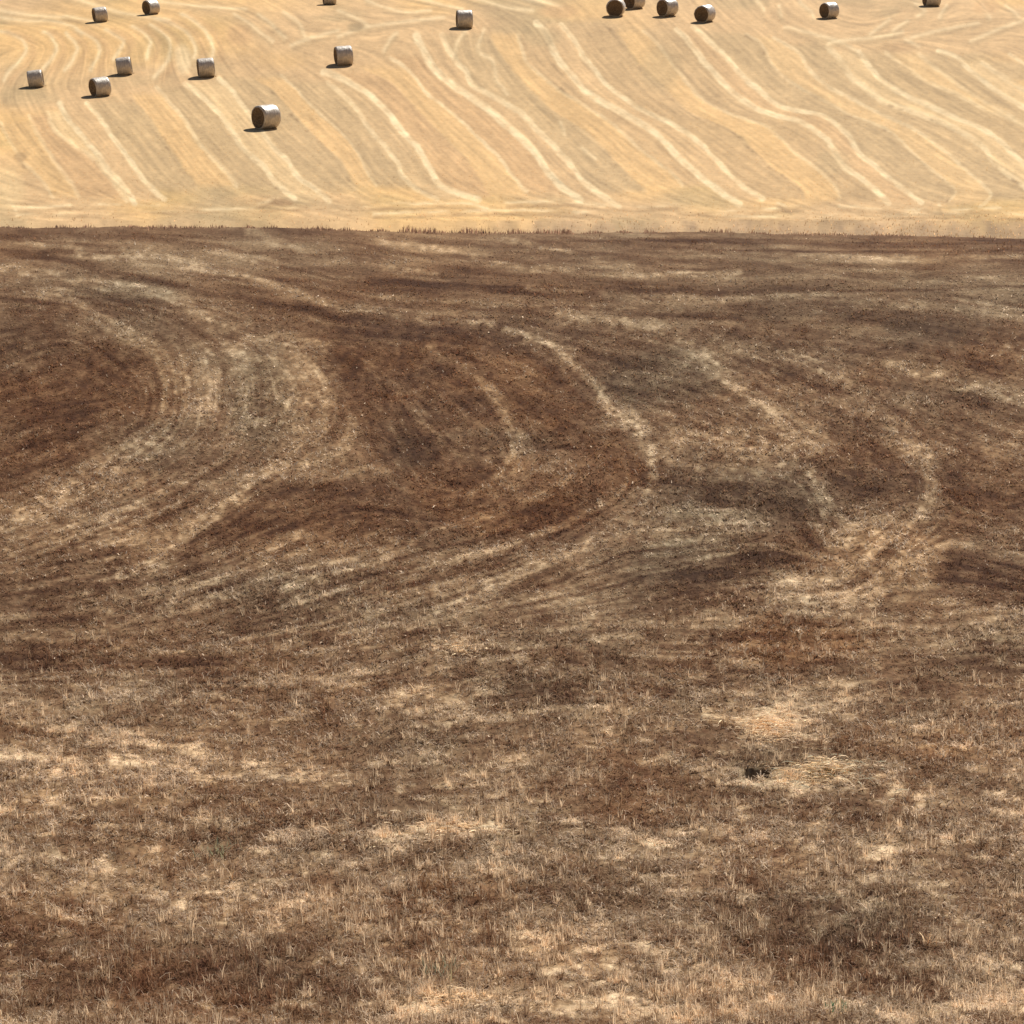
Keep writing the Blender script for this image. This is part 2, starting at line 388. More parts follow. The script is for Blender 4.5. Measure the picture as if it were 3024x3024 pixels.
# ================================================================== GRASS FIELD (near, dark)
def o(*p): return resample(tr(p, KO, 0, 0, 15))
DF = Raster(-1500, 4600, 655, 3240, 3.0, 26, 90)
LIGHT = [  # polyline in overview units, half width, strength
 (o((0,518),(80,520),(160,528),(260,545),(330,570),(400,600),(470,630),(560,650),(625,662)), 20, .75),
 (o((90,550),(180,590),(240,630),(290,655),(325,690),(322,760),(300,820),(230,865),(150,890)), 22, .6),
 (o((300,830),(200,885),(120,935),(0,1000)), 24, .9), (o((190,990),(100,1010),(0,1045)), 14, .4),
 (o((490,900),(420,960),(345,1020),(280,1065),(200,1090)), 17, .9), (o((400,900),(300,960),(180,1000)), 15, .55),
 (o((740,1040),(640,1078),(540,1110)), 13, .9), (o((560,1090),(400,1140),(250,1170),(100,1190)), 12, .35),
 (o((140,478),(300,490),(440,518),(560,548),(640,578),(760,600),(930,608)), 11, .85),
 (o((0,455),(200,470),(400,480),(520,505)), 9, .55), (o((470,440),(560,470),(700,500),(820,515)), 9, .6),
 (o((700,450),(850,478),(1000,505),(1150,520),(1400,518)), 9, .65), (o((950,450),(1100,480),(1200,500)), 8, .6),
 (o((1000,540),(1200,560),(1400,566),(1560,556)), 10, .6), (o((700,560),(850,570),(1000,575),(1200,582)), 7, .6),
 (o((1500,480),(1700,490),(1932,480)), 8, .5), (o((1560,520),(1750,530),(1932,520)), 9, .45), (o((1250,470),(1500,478)), 7, .5),
 (o((1560,560),(1740,580),(1932,600)), 12, .5),
 (o((950,618),(1040,650),(1090,690),(1140,750),(1190,800),(1222,850),(1228,900)), 13, 1.0),
 (o((1228,900),(1210,945),(1150,1000),(1080,1040),(960,1090),(860,1140),(760,1185)), 12, .7),
 (o((1070,598),(1180,605),(1250,622),(1320,670),(1400,740),(1470,800),(1520,870),(1545,930),(1540,1000)), 24, .7),
 (o((1350,640),(1440,680),(1490,740)), 16, .4),
 (o((1480,672),(1560,700),(1640,760),(1700,830),(1752,880),(1745,950),(1700,1020),(1640,1090)), 18, .75),
 (o((1680,690),(1780,710),(1860,735),(1932,760)), 14, .8), (o((1800,560),(1932,590)), 14, .5), (o((1860,640),(1932,670)), 12, .6),
 (o((1150,780),(1240,830),(1350,850),(1480,870)), 30, .6), (o((1180,990),(1300,1000),(1420,985)), 16, .55),
 (o((860,880),(930,870),(975,900),(960,950),(900,1000)), 20, .35),
 (o((520,880),(640,860),(660,800)), 20, .5),
 (o((440,1240),(600,1215),(760,1190),(900,1160)), 20, .45), (o((640,1290),(780,1270),(900,1230),(1100,1215)), 18, .5),
 (o((770,1350),(860,1325),(960,1310)), 9, .7), (o((0,1330),(160,1320),(300,1310),(420,1330)), 20, .35),
 (o((0,1428),(120,1432),(260,1440)), 14, 1.0), (o((160,1400),(300,1410),(480,1450),(640,1470)), 12, .6),
 (o((0,1160),(150,1150),(300,1120)), 14, .35), (o((300,700),(320,760),(290,810)), 12, .5), (o((590,670),(610,760),(560,840)), 24, .6),
 (o((1140,950),(1000,1020),(850,1062),(700,1095),(540,1140)), 11, .55), (o((800,650),(900,720),(955,800),(965,870),(900,940)), 15, .55), (o((690,690),(780,780),(850,870)), 10, .4), (o((1080,900),(980,960),(820,1010),(640,1060),(480,1110),(300,1150)), 10, .5), (o((860,1000),(700,1050),(500,1080)), 8, .4), (o((335,655),(350,720),(352,800)), 14, .7), (o((420,660),(430,740),(420,820)), 11, .45), (o((560,1010),(420,1090),(260,1140)), 12, .4), (o((380,890),(250,960),(90,1030)), 10, .6), (o((1600,1180),(1750,1170),(1932,1160)), 20, .45), (o((1400,1330),(1500,1360),(1600,1340)), 26, .5),
 (o((1400,1480),(1560,1470),(1660,1460),(1740,1500)), 20, .7), (o((1640,1500),(1800,1520),(1932,1500)), 14, .6),
 (o((720,1575),(860,1560),(1000,1550)), 15, 1.0), (o((500,1580),(640,1572)), 9, .6), (o((0,1640),(120,1660),(260,1700),(420,1720)), 24, .5),
 (o((380,1690),(520,1700),(680,1690)), 18, .5), (o((1180,1600),(1320,1580),(1500,1600),(1700,1640),(1932,1610)), 20, .5),
 (o((980,1760),(1080,1780),(1140,1850)), 26, .75), (o((1150,1900),(1300,1885),(1450,1895)), 20, .9), (o((700,1890),(800,1900),(880,1925)), 22, .9),
 (o((1560,1900),(1700,1915),(1932,1890)), 26, .7), (o((1780,1750),(1860,1790),(1932,1850)), 36, .55), (o((1000,1600),(900,1650),(760,1660)), 16, .35),
 (o((0,1520),(200,1540),(420,1530)), 16, .4), (o((830,1220),(900,1232)), 10, 1.0), (o((980,1236),(1060,1240)), 8, .7), (o((1100,1450),(1300,1440)), 20, .35),
]
DARKL = [
 (o((480,670),(490,760),(480,840)), 20, .5), (o((290,680),(290,760),(230,840)), 10, .6), (o((440,870),(330,940),(180,1020),(0,1075)), 12, .55), (o((520,930),(430,1010),(250,1100),(0,1130)), 18, .7),
 (o((0,475),(100,490),(230,520),(330,540),(420,562)), 7, .9), (o((0,560),(60,570),(110,575)), 8, .7),
 (o((420,562),(640,600),(760,615),(900,622)), 10, .7), (o((700,530),(1000,545),(1300,552),(1560,545)), 8, .9),
 (o((1000,580),(1200,595),(1400,600)), 8, .9), (o((1300,455),(1600,462),(1932,458)), 10, .8), (o((0,432),(400,440),(900,432),(1300,445)), 8, .4),
 (o((1400,590),(1520,580),(1700,600),(1932,640)), 26, .55), (o((1400,690),(1560,730),(1700,740)), 14, .7), (o((1450,850),(1600,900),(1700,920)), 26, .65),
 (o((0,870),(100,840),(220,800)), 60, .45), (o((0,700),(120,640),(200,690),(280,760)), 40, .5),
 (o((640,660),(720,720),(760,800),(780,880),(820,950)), 46, .75), (o((640,635),(800,625),(940,632),(1020,680),(1100,760),(1190,860),(1190,930)), 26, .8),
 (o((420,1000),(560,960),(700,930),(820,1000),(1000,1000),(1120,960)), 34, .7), (o((1100,960),(980,1040),(840,1080),(700,1120),(560,1170),(360,1200)), 16, .7),
 (o((200,1080),(400,1070),(560,1020)), 12, .7), (o((0,1240),(200,1245),(400,1240)), 34, .9), (o((0,1120),(200,1110)), 12, .5),
 (o((900,1250),(1060,1250),(1250,1290)), 34, .55), (o((1220,900),(1350,920),(1480,950),(1530,1000)), 34, .95), (o((1120,720),(1240,720),(1320,740)), 44, .8),
 (o((1280,1080),(1420,1050)), 34, .6), (o((1830,1080),(1932,1110)), 40, .9), (o((1800,900),(1880,950),(1932,940)), 34, .6),
 (o((420,1850),(560,1860),(660,1880)), 60, .7), (o((1380,1720),(1500,1760),(1680,1780)), 50, .7), (o((1660,1860),(1760,1850)), 50, .8),
 (o((1450,1540),(1650,1530)), 26, .6), (o((500,1520),(680,1530)), 28, .6), (o((1580,1360),(1700,1330)), 30, .5), (o((0,1300),(60,1300)), 14, .5),
 (o((1200,1400),(1380,1400)), 22, .5), (o((0,1760),(200,1800),(300,1900)), 40, .45),
]
REDL = [(250,720,110,80,.8),(100,760,200,140,.6),(750,780,120,110,.4),(1500,1215,130,40,.8),(1700,1400,140,36,.8),(1720,1000,110,80,.5),(1780,690,170,40,.6),
        (900,880,90,60,.5),(130,1850,190,90,.5),(950,1700,200,60,.3),(1250,1500,160,60,.25),(700,640,120,20,.4),(1500,620,160,20,.5),(1300,1330,120,50,.3),(600,1000,160,50,.3)]
GREYL = [(490,760,60,90,.8),(1240,720,110,50,.9),(1400,940,160,60,.8),(1350,1060,140,50,.8),(640,1130,260,60,.3),(1700,570,240,60,.5),(1050,1250,160,60,.4),(780,860,50,30,.6),
         (1500,1740,200,60,.6),(560,1860,120,60,.5),(250,550,90,20,.6),(1480,1440,110,26,.4)]
def rough(a, fx, fy, seed, lo=.25):
    return a * (lo + (1 - lo) * sstep(-.25, .35, fbm(DF.X / fx, DF.Y / fy, 3, seed)))
guides2 = [g for g, _, _ in LIGHT + DARKL] + [[(-1500, 690), (4600, 700)], [(-1500, 3200), (4600, 3180)]]
lf = DF.lic(guides2, 9, 15, 60, 0)
lm = DF.lic(guides2, 26, 16, 60, 2)
lb = DF.lic(guides2, 60, 17, 60, 4)
Lt = np.zeros(DF.shape); Dk = np.zeros(DF.shape); Rd = np.zeros(DF.shape); Gy = np.zeros(DF.shape)
for g, wd, k in LIGHT:
    wi, m = DF.line(g, wd * (1.5 if 1000 < g[0][1] < 1900 else 1.1 if g[0][1] <= 1000 else 1.9)); Lt[wi] = np.maximum(Lt[wi], m * k)
for x, y, rx, ry, k in ((390,730,80,90,.4),(580,750,60,110,.65),(1400,850,200,60,.55),(1650,1060,130,90,.6),(1560,1120,120,60,.6),(1260,990,150,50,.45),
                        (820,1130,240,45,.35),(700,1330,240,45,.3),(1130,1190,200,40,.4),(350,930,220,55,.22),(150,1000,180,40,.5),(1850,1180,140,60,.4),(1300,740,60,30,.2),
                        (1500,1350,160,60,.5),(1600,1480,200,40,.6),(200,1470,260,50,.5),(500,1650,400,50,.3),(1850,1560,160,40,.4),(1100,1800,160,60,.6),(1860,1840,90,70,.6),
                        (1300,1905,340,34,.7),(800,1905,120,34,.8),(300,1700,240,50,.4),(1400,1610,400,34,.4),(900,1575,220,24,.8),(450,1450,260,24,.5)):
    A, B = pt(x / KO, y / KO); wi, m = DF.blob(A, B, rx / KO, ry / KO); Lt[wi] = np.maximum(Lt[wi], m * k)
for x, y, rx, ry, k in ((60,740,190,150,.8),(160,720,110,110,.6),(100,1160,260,30,.6),(500,1130,220,30,.6),(600,980,170,40,.6),(1590,900,110,50,.7),(1850,660,160,40,.5),(1860,1090,90,60,.9),
                        (700,1090,200,20,.5),(1000,1290,200,40,.35),(1450,700,120,26,.4),(1300,640,140,24,.5),(1150,1480,200,40,.3),(150,1850,260,70,.75),(480,1840,200,70,.8),(1640,1790,230,60,.8),(1450,1730,160,50,.6),(200,1230,330,34,.8),(900,1270,120,24,.5),(560,1530,200,26,.5),(1700,1870,110,50,.7),(620,1560,120,14,.4),(1250,1440,180,26,.4),(860,1700,200,30,.4),(1100,1640,160,30,.3)):
    A, B = pt(x / KO, y / KO); wi, m = DF.blob(A, B, rx / KO, ry / KO); Dk[wi] = np.maximum(Dk[wi], m * k)
for g, wd, k in DARKL:
    wi, m = DF.line(g, wd * 1.5); Dk[wi] = np.maximum(Dk[wi], m * k)
for x, y, rx, ry, k in REDL:
    A, B = pt(x / KO, y / KO); wi, m = DF.blob(A, B, rx / KO * 1.2, ry / KO * 1.2); Rd[wi] = np.maximum(Rd[wi], m * k)
for x, y, rx, ry, k in GREYL:
    A, B = pt(x / KO, y / KO); wi, m = DF.blob(A, B, rx / KO * 1.2, ry / KO * 1.2); Gy[wi] = np.maximum(Gy[wi], m * k)
for px_0, py_0, rx_0, ry_0 in ((2270, 2130, 130, 70), (2420, 2300, 170, 50), (2250, 2320, 60, 20), (1350, 2450, 180, 34), (1300, 2975, 160, 34), (1350, 1918, 100, 16)):
    A, B = pt(px_0, py_0); wi, m = DF.blob(A, B, rx_0, ry_0); Lt[wi] = np.maximum(Lt[wi], m * 1.0)
# dark inside of the big bend
poly = np.array([pt(x / KO, y / KO) for x, y in ((630,650),(900,628),(980,655),(1080,730),(1190,840),(1215,890),(1170,950),(1080,1000),(900,1015),(800,965),(720,880),(660,780))])
inside = np.zeros(DF.shape, bool)
for (ax, ay), (bx, by) in zip(poly, np.roll(poly, -1, 0)):
    inside ^= ((ay > DF.WY) != (by > DF.WY)) & (DF.WX < (bx - ax) * (DF.WY - ay) / (by - ay + 1e-9) + ax)
ins = inside.astype(float)
for _k in range(6): ins = (ins + np.roll(ins, 1, 0) + np.roll(ins, -1, 0) + np.roll(ins, 1, 1) + np.roll(ins, -1, 1)) / 5
Dk = np.maximum(Dk, ins * (.62 + .5 * fbm(DF.X / 90, DF.Y / 45, 3, 241))); Rd = np.maximum(Rd, ins * (.5 + .6 * fbm(DF.X / 120, DF.Y / 60, 2, 243)))
# pale patch of thin stubble
A, B = pt(480 / KO, 740 / KO); wi, m = DF.blob(A, B, 260, 170); Lt[wi] = np.maximum(Lt[wi], m * .5)
Lt = np.where(DF.Y < 1850, rough(Lt, 22, 11, 201, .35), rough(Lt, 50, 16, 205, .1))
Dk = rough(Dk, 80, 40, 207, .65)
n6 = fbm(DF.X / 75, DF.Y / 20, 4, 211); n7 = fbm(DF.X / 18, DF.Y / 11, 3, 215); n8 = fbm(DF.X / 170, DF.Y / 60, 3, 219)
low = sstep(1500, 2300, DF.Y)
for px_0, py_0, rx_0, ry_0, k_0 in ((2265, 2125, 95, 48, 1.1), (2400, 2300, 150, 30, .9), (1370, 2455, 170, 22, .9), (1330, 2960, 150, 30, .8), (60, 2235, 180, 18, .8), (1620, 2965, 330, 36, .55)):
    A, B = pt(px_0, py_0); wi, m = DF.blob(A, B, rx_0, ry_0)
    Lt[wi] = np.maximum(Lt[wi], m * k_0 * (.6 + .4 * sstep(-.2, .3, fbm(DF.X[wi] / 20, DF.Y[wi] / 9, 2, 231))))
farz = 1 - sstep(800, 1050, DF.Y)
n9 = fbm(DF.X / 330 + .1 * DF.Y / 60, (DF.Y - .05 * np.clip(DF.X, 0, 1600)) / 9, 3, 251)
n3 = fbm(DF.X / 300, DF.Y / 110, 4, 91); n4 = fbm(DF.X / 90, DF.Y / 34, 4, 95); n5 = fbm(DF.X / 360, DF.Y / 150, 3, 99)
dr = 1 - 0.35 * sstep(1700, 2600, DF.Y)
val = 0.35 + .03 * low + .05 * low * n8 + 0.07 * n3 + 0.09 * (1 - .6 * farz) * n4 + (.20 + .12 * Lt) * (1 - .75 * farz) * n7 + .19 * farz * n9 + 0.09 * n8 + (0.028 * lf + 0.045 * lm + 0.045 * lb) * dr + low * .30 * sstep(.10, .58, n6)
val = val + 0.42 * Lt - 0.27 * Dk * (1 - .5 * Lt) - (0.008 * lm + .012 * lb) * np.clip(Dk * 1.4, 0, 1) + (.05 * lm + .04 * lb) * sstep(1500, 1600, DF.Y) * (1 - sstep(1950, 2150, DF.Y)) * .5
val = np.clip(val, 0.02, 1.0)
stops = np.array([0, .18, .36, .55, .75, 1.0])
cols = lin(np.array([(70, 47, 35), (96, 69, 50), (122, 94, 70), (151, 123, 93), (191, 163, 129), (232, 207, 170)], dtype=float))
DC = np.stack([np.interp(val, stops, cols[:, i]) for i in range(3)], -1)
rd = np.clip(Rd + np.clip(n5 * .9, -.2, .5), 0, 1)[..., None]
DC = DC * (1 - rd) + DC * np.array([1.06, .94, .82]) * rd
gy = np.clip(Gy + np.clip(-n5 * .8, 0, .45), 0, 1)[..., None]
DC = DC * (1 - gy) + DC * np.array([.86, .97, 1.05]) * gy

# ------------------------------------------------------------------ mesh helpers
def mesh_np(name, V, F, mat, col=None, smooth=True, parent=None, nside=4):
    me = bpy.data.meshes.new(name)
    me.vertices.add(len(V)); me.vertices.foreach_set('co', np.asarray(V, dtype=np.float32).ravel())
    F = np.asarray(F, dtype=np.int32)
    me.loops.add(F.size); me.loops.foreach_set('vertex_index', F.ravel())
    me.polygons.add(len(F))
    me.polygons.foreach_set('loop_start', np.arange(0, F.size, F.shape[1], dtype=np.int32))
    me.polygons.foreach_set('use_smooth', np.full(len(F), smooth))
    if col is not None:
        at = me.attributes.new('pigment', 'FLOAT_COLOR', 'POINT')
        c4 = np.ones((len(V), 4), dtype=np.float32); c4[:, :3] = col
        at.data.foreach_set('color', c4.ravel())
    me.update(calc_edges=True)
    me.materials.append(mat)
    ob = bpy.data.objects.new(name, me); COL.objects.link(ob)
    if parent: ob.parent = parent
    return ob
def tag(ob, label=None, cat=None, group=None, kind=None):
    if label: ob['label'] = label
    if cat: ob['category'] = cat
    if group: ob['group'] = group
    if kind: ob['kind'] = kind
    return ob
def grid_faces(nr, nc):
    i = np.arange(nr - 1)[:, None] * nc + np.arange(nc - 1)[None]
    i = i.ravel()
    return np.stack([i, i + 1, i + nc + 1, i + nc], 1)

def material(name, rough=0.9, spec=0.15, gain=1.0, noise=None, transl=0.0, base=None, bump=0.0, bscale=3.0):
    m = bpy.data.materials.new(name); m.use_nodes = True
    n = m.node_tree.nodes; l = m.node_tree.links
    b = n['Principled BSDF']; b.inputs['Roughness'].default_value = rough
    b.inputs['Specular IOR Level'].default_value = spec
    if base is None:
        a = n.new('ShaderNodeAttribute'); a.attribute_name = 'pigment'; src = a.outputs['Color']
    else:
        a = n.new('ShaderNodeRGB'); a.outputs[0].default_value = (*base, 1); src = a.outputs[0]
    tc = n.new('ShaderNodeTexCoord')
    g = None
    for (sx, sy, sz, lo, hi) in (noise or []):
        mp = n.new('ShaderNodeMapping'); mp.inputs['Scale'].default_value = (sx, sy, sz)
        l.new(tc.outputs['Object'], mp.inputs[0])
        t = n.new('ShaderNodeTexNoise'); t.inputs['Scale'].default_value = 1; t.inputs['Detail'].default_value = 4
        t.inputs['Roughness'].default_value = .65
        l.new(mp.outputs[0], t.inputs['Vector'])
        r = n.new('ShaderNodeMapRange'); r.inputs[1].default_value = .3; r.inputs[2].default_value = .7
        r.inputs[3].default_value = lo; r.inputs[4].default_value = hi
        l.new(t.outputs[0], r.inputs[0])
        if g is None: g = r.outputs[0]
        else:
            mm = n.new('ShaderNodeMath'); mm.operation = 'MULTIPLY'; l.new(g, mm.inputs[0]); l.new(r.outputs[0], mm.inputs[1]); g = mm.outputs[0]
    v = n.new('ShaderNodeVectorMath'); v.operation = 'SCALE'; l.new(src, v.inputs[0])
    if g is not None:
        mm = n.new('ShaderNodeMath'); mm.operation = 'MULTIPLY'; l.new(g, mm.inputs[0]); mm.inputs[1].default_value = gain
        l.new(mm.outputs[0], v.inputs['Scale'])
    else: v.inputs['Scale'].default_value = gain
    l.new(v.outputs[0], b.inputs['Base Color'])
    if bump:
        t = n.new('ShaderNodeTexNoise'); t.inputs['Scale'].default_value = bscale; t.inputs['Detail'].default_value = 6
        l.new(tc.outputs['Object'], t.inputs['Vector'])
        bp = n.new('ShaderNodeBump'); bp.inputs['Strength'].default_value = 1; bp.inputs['Distance'].default_value = bump
        l.new(t.outputs[0], bp.inputs['Height']); l.new(bp.outputs[0], b.inputs['Normal'])
    if transl:
        tr_ = n.new('ShaderNodeBsdfTranslucent'); l.new(v.outputs[0], tr_.inputs[0])
        mx = n.new('ShaderNodeMixShader'); mx.inputs[0].default_value = transl
        l.new(b.outputs[0], mx.inputs[1]); l.new(tr_.outputs[0], mx.inputs[2])
        l.new(mx.outputs[0], n['Material Output'].inputs[0])
    return m

GOLD_GAIN = 0.68
DARK_GAIN = 1.15
m_gold = material('stubble_ground', .9, .1, GOLD_GAIN, [(2.2, 1.0, 1, .93, 1.07), (.5, .16, 1, .95, 1.05)], bump=.05, bscale=2.2)
m_dark = material('dry_soil', .95, .05, DARK_GAIN * .66, [(9, 5, 5, .65, 1.3), (1.6, .8, 1, .85, 1.15)], bump=.05, bscale=7)
m_grass = material('dry_grass', .75, .12, DARK_GAIN * 1.75, transl=.45)
m_heap = material('loose_straw', .8, .1, 1.6, transl=.15)
m_straw = material('straw_blades', .7, .15, GOLD_GAIN * 1.35, transl=.5)
m_land = material('dry_land', .95, .05, 1, [(.02, .02, .02, .8, 1.2)], base=(.42, .29, .15))

# ------------------------------------------------------------------ ground sheets
def burrow(x, y):
    q = np.hypot((x - BX) / .27, (y - BY) / .25) + .5 * fbm(x / .16, y / .16, 2, 401)
    return -0.3 * (1 - sstep(.5, .95, q))
BX, BY = unproject(2222, 2290)

def usamples(fine_step, lim):
    u = np.arange(-.30, .3001, fine_step)
    s = []; v = .30; st = fine_step
    while v < lim:
        st *= 1.06; v += st; s.append(v)
    s = np.array(s)
    return np.concatenate([-s[::-1], u, s])

def field(name, drows, fs, lim, raster, cmap, mat, dent=False):
    u = usamples(fs, lim)
    D, U = np.meshgrid(drows, u, indexing='ij')
    X = U * D; Y = D
    Z = H(X, Y)
    if dent: Z = Z + burrow(X, Y)
    A, B = chart(X, Y)
    c = raster.sample(cmap, A, B)
    V = np.stack([X.ravel(), Y.ravel(), Z.ravel()], 1)
    return mesh_np(name, V, grid_faces(len(drows), len(u)), mat, c.reshape(-1, 3))
rr = np.concatenate([np.linspace(4, 22, 30), chart_inv(0 * np.arange(3150, 700, -3.2), np.arange(3150, 700, -3.2))[1]])
d1 = np.unique(np.concatenate([rr, np.linspace(rr[-1] + .15, 93.0, 70)]))
grass_field = field('grass_field', d1, .00055, 1.6, DF, DC, m_dark, True)
tag(grass_field, kind='structure')
d2 = np.unique(np.concatenate([np.linspace(93.0, 101, 40), chart_inv(0 * np.arange(655, -60, -2.6), np.arange(655, -60, -2.6))[1], np.linspace(228, 430, 60)]))
stubble_field = field('stubble_field', d2, .00055, 1.3, SF, SFC, m_gold)
tag(stubble_field, kind='structure')
# the country round the two fields, one sheet to the horizon
def axis(a, b, near, far):
    v = [0.0]; st = near
    while v[-1] < b: v.append(v[-1] + st); st = min(far, st * 1.07)
    p = np.array(v)
    return p
px_ = axis(0, 3800, 5, 120); xs = np.concatenate([-px_[::-1][:-1], px_])
ys = np.concatenate([-px_[::-1][:-1], px_])
XX, YY = np.meshgrid(xs, ys)
ZZ = H(XX, np.clip(YY, -390, 4100))
drop = 0.9 * (np.abs(XX) < 1.9 * np.maximum(YY, 0) + 10)
ZZ = ZZ - np.where((YY > -10) & (YY < 460), 1.1, 0.0)
V = np.stack([XX.ravel(), YY.ravel(), ZZ.ravel()], 1)
ground = mesh_np('ground', V, grid_faces(len(ys), len(xs)), m_land)
tag(ground, kind='structure')

# ------------------------------------------------------------------ blades
def blades(name, x, y, z, hgt, wid, lean, az, col, mat, curve=.35):
    """tapering bent blades, five vertices each, as one mesh"""
    n = len(x)
    dirx = np.cos(az); diry = np.sin(az)
    fa = az + np.pi / 2 + rng.normal(0, .5, n)
    wx = np.cos(fa) * wid * .5; wy = np.sin(fa) * wid * .5
    P = np.stack([x, y, z], 1)
    W = np.stack([wx, wy, np.zeros(n)], 1)
    l1 = lean * (1 - curve); l2 = np.minimum(lean * (1 + curve), 1.55)
    s1 = np.stack([np.sin(l1) * dirx, np.sin(l1) * diry, np.cos(l1)], 1) * (hgt * .55)[:, None]
    s2 = np.stack([np.sin(l2) * dirx, np.sin(l2) * diry, np.cos(l2)], 1) * (hgt * .45)[:, None]
    V = np.stack([P - W, P + W, P + s1 + W * .7, P + s1 - W * .7, P + s1 + s2], 1)
    base = np.arange(n)[:, None] * 5
    F = np.concatenate([base + np.array([[0, 1, 2]]), base + np.array([[0, 2, 3]]), base + np.array([[3, 2, 4]])], 0)
    c = np.repeat(col[:, None, :], 5, 1)
    return mesh_np(name, V.reshape(-1, 3), F, mat, c.reshape(-1, 3), smooth=False)

def scatter(n, a0, a1, b0, b1):
    return rng.uniform(a0, a1, n), rng.uniform(b0, b1, n)

N1 = 760000
A = rng.uniform(-650, 3680, N1); B = 700 + (3230 - 700) * rng.random(N1) ** .9
x, y = chart_inv(A, B)
x = x + rng.normal(0, .05, N1); y = y + rng.normal(0, .12, N1)
# clumping
cl = fbm(x / .35, y / .35, 2, 111)
keep = rng.random(N1) < np.clip(.72 + 1.0 * cl, .18, 1)
x, y = x[keep], y[keep]; n = len(x)
q = np.hypot((x - BX) / .27, (y - BY) / .25) + .5 * fbm(x / .16, y / .16, 2, 401) > .85
x, y = x[q], y[q]; n = len(x)
z = H(x, y) - .01
A, B = chart(x, y)
c = DF.sample(DC, A, B)
vv = DF.sample(val, A, B)
flat = rng.random(n) < .55
lean = np.where(flat, rng.uniform(1.1, 1.5, n), np.abs(rng.normal(.35, .3, n)))
tall = .8 + .5 * fbm(x / 2.2, y / 2.2, 3, 121)
hgt = np.where(flat, rng.uniform(.06, .22, n), rng.uniform(.05, .15, n)) * np.clip(tall, .4, 1.6) * (1 - .35 * sstep(.45, .8, vv))
hgt *= np.where(rng.random(n) < .03, 1.7, 1)
wid = np.clip(.00036 * y * rng.uniform(.6, 1.5, n) * np.where(flat, 1.5, .85), .008, .07)
nc = fbm(A / 9, B / 7, 2, 331)
br = np.exp((rng.normal(0, .26, n) + .55 * nc) * (1 - .55 * sstep(62, 76, y)) - .04)
pop = rng.random(n) < (.02 + .45 * np.clip(vv - .35, 0, 1)) * sstep(-.1, .5, nc) * (1.6 + 1.6 * (1 - sstep(30, 46, y))) * (1 - .7 * sstep(60, 74, y))
c = c * br[:, None]
c[pop] = lin(np.array([196, 172, 140.])) * rng.uniform(.55, 1.1, pop.sum())[:, None]
c = np.clip(c * (1 + rng.normal(0, .04, (n, 3))), 0, .8)
_m = c.mean(1, keepdims=True); _k = sstep(.06, .22, _m)
c = c * (1 - _k) + np.minimum(_m, .40) * np.array([1.24, .98, .72]) * _k
g1 = blades('dry_grass', x, y, z, hgt, wid, lean, rng.uniform(0, 6.283, n), c, m_grass)
tag(g1, 'brown dry grass covering the near field up to its crest', 'grass', kind='stuff')

# taller tufts in the foreground, their blades fanning from common roots
nt_ = 12000
A = rng.uniform(-250, 3280, nt_); B = 1750 + 1480 * rng.random(nt_) ** .75
tx, ty = chart_inv(A, B)
keep = rng.random(nt_) < np.clip(.5 + 1.1 * fbm(tx / 1.1, ty / 1.6, 3, 501), .08, 1); tx, ty = tx[keep], ty[keep]
k_ = 9; x = np.repeat(tx, k_) + rng.normal(0, .022, len(tx) * k_); y = np.repeat(ty, k_) + rng.normal(0, .022, len(tx) * k_); n = len(x)
A, B = chart(x, y); c = DF.sample(DC, A, B)
q = np.hypot((x - BX) / .34, (y - BY + .35) / .75) > 1
tb = np.repeat(np.exp(rng.normal(.18, .45, len(tx))), k_) * np.exp(rng.normal(0, .25, n))
c = c * tb[:, None] * (1.15 + .35 * np.repeat(rng.random(len(tx)) < .22, k_))[:, None]
_m = c.mean(1, keepdims=True); _k = sstep(.06, .22, _m)
c = c * (1 - _k) + np.minimum(_m, .36) * np.array([1.28, .98, .66]) * _k
th_ = np.repeat(rng.uniform(.6, 1.25, len(tx)), k_)
g5 = blades('grass_tufts', x[q], y[q], (H(x, y) - .01)[q], (th_ * rng.uniform(.11, .26, n))[q], rng.uniform(.007, .014, n)[q], np.abs(rng.normal(.45, .3, n))[q], rng.uniform(0, 6.283, n)[q], np.clip(c, 0, .6)[q], m_grass)
tag(g5, 'taller dry tufts standing out of the brown grass in the foreground', 'grass', kind='stuff')

# ragged weeds along the crest of the near field
def crest(x):
    yy = np.arange(76, 92, .25); g = np.array([H(x, np.full_like(x, v)) / v for v in yy])
    return yy[np.argmax(g, 0)]
n = 9000
x = rng.uniform(-32, 32, n); y = crest(x) + rng.normal(.3, 1.0, n)
z = H(x, y) - .01
k = np.exp(-((x + 1.2) / 5) ** 2) * .6 + .25 + 1.2 * fbm(x / .5, y * 0, 3, 131)
hgt = rng.uniform(.02, .16, n) * np.clip(k, .1, 1.6) * 1.7
c = lin(np.array([120, 94, 76.])) * np.exp(rng.normal(0, .35, n))[:, None]
g2 = blades('crest_weeds', x, y, z, hgt, rng.uniform(.02, .05, n), np.abs(rng.normal(.2, .2, n)), rng.uniform(0, 6.283, n), c, m_grass)
tag(g2, 'ragged dark weeds along the crest between the two fields', 'weeds', kind='stuff')

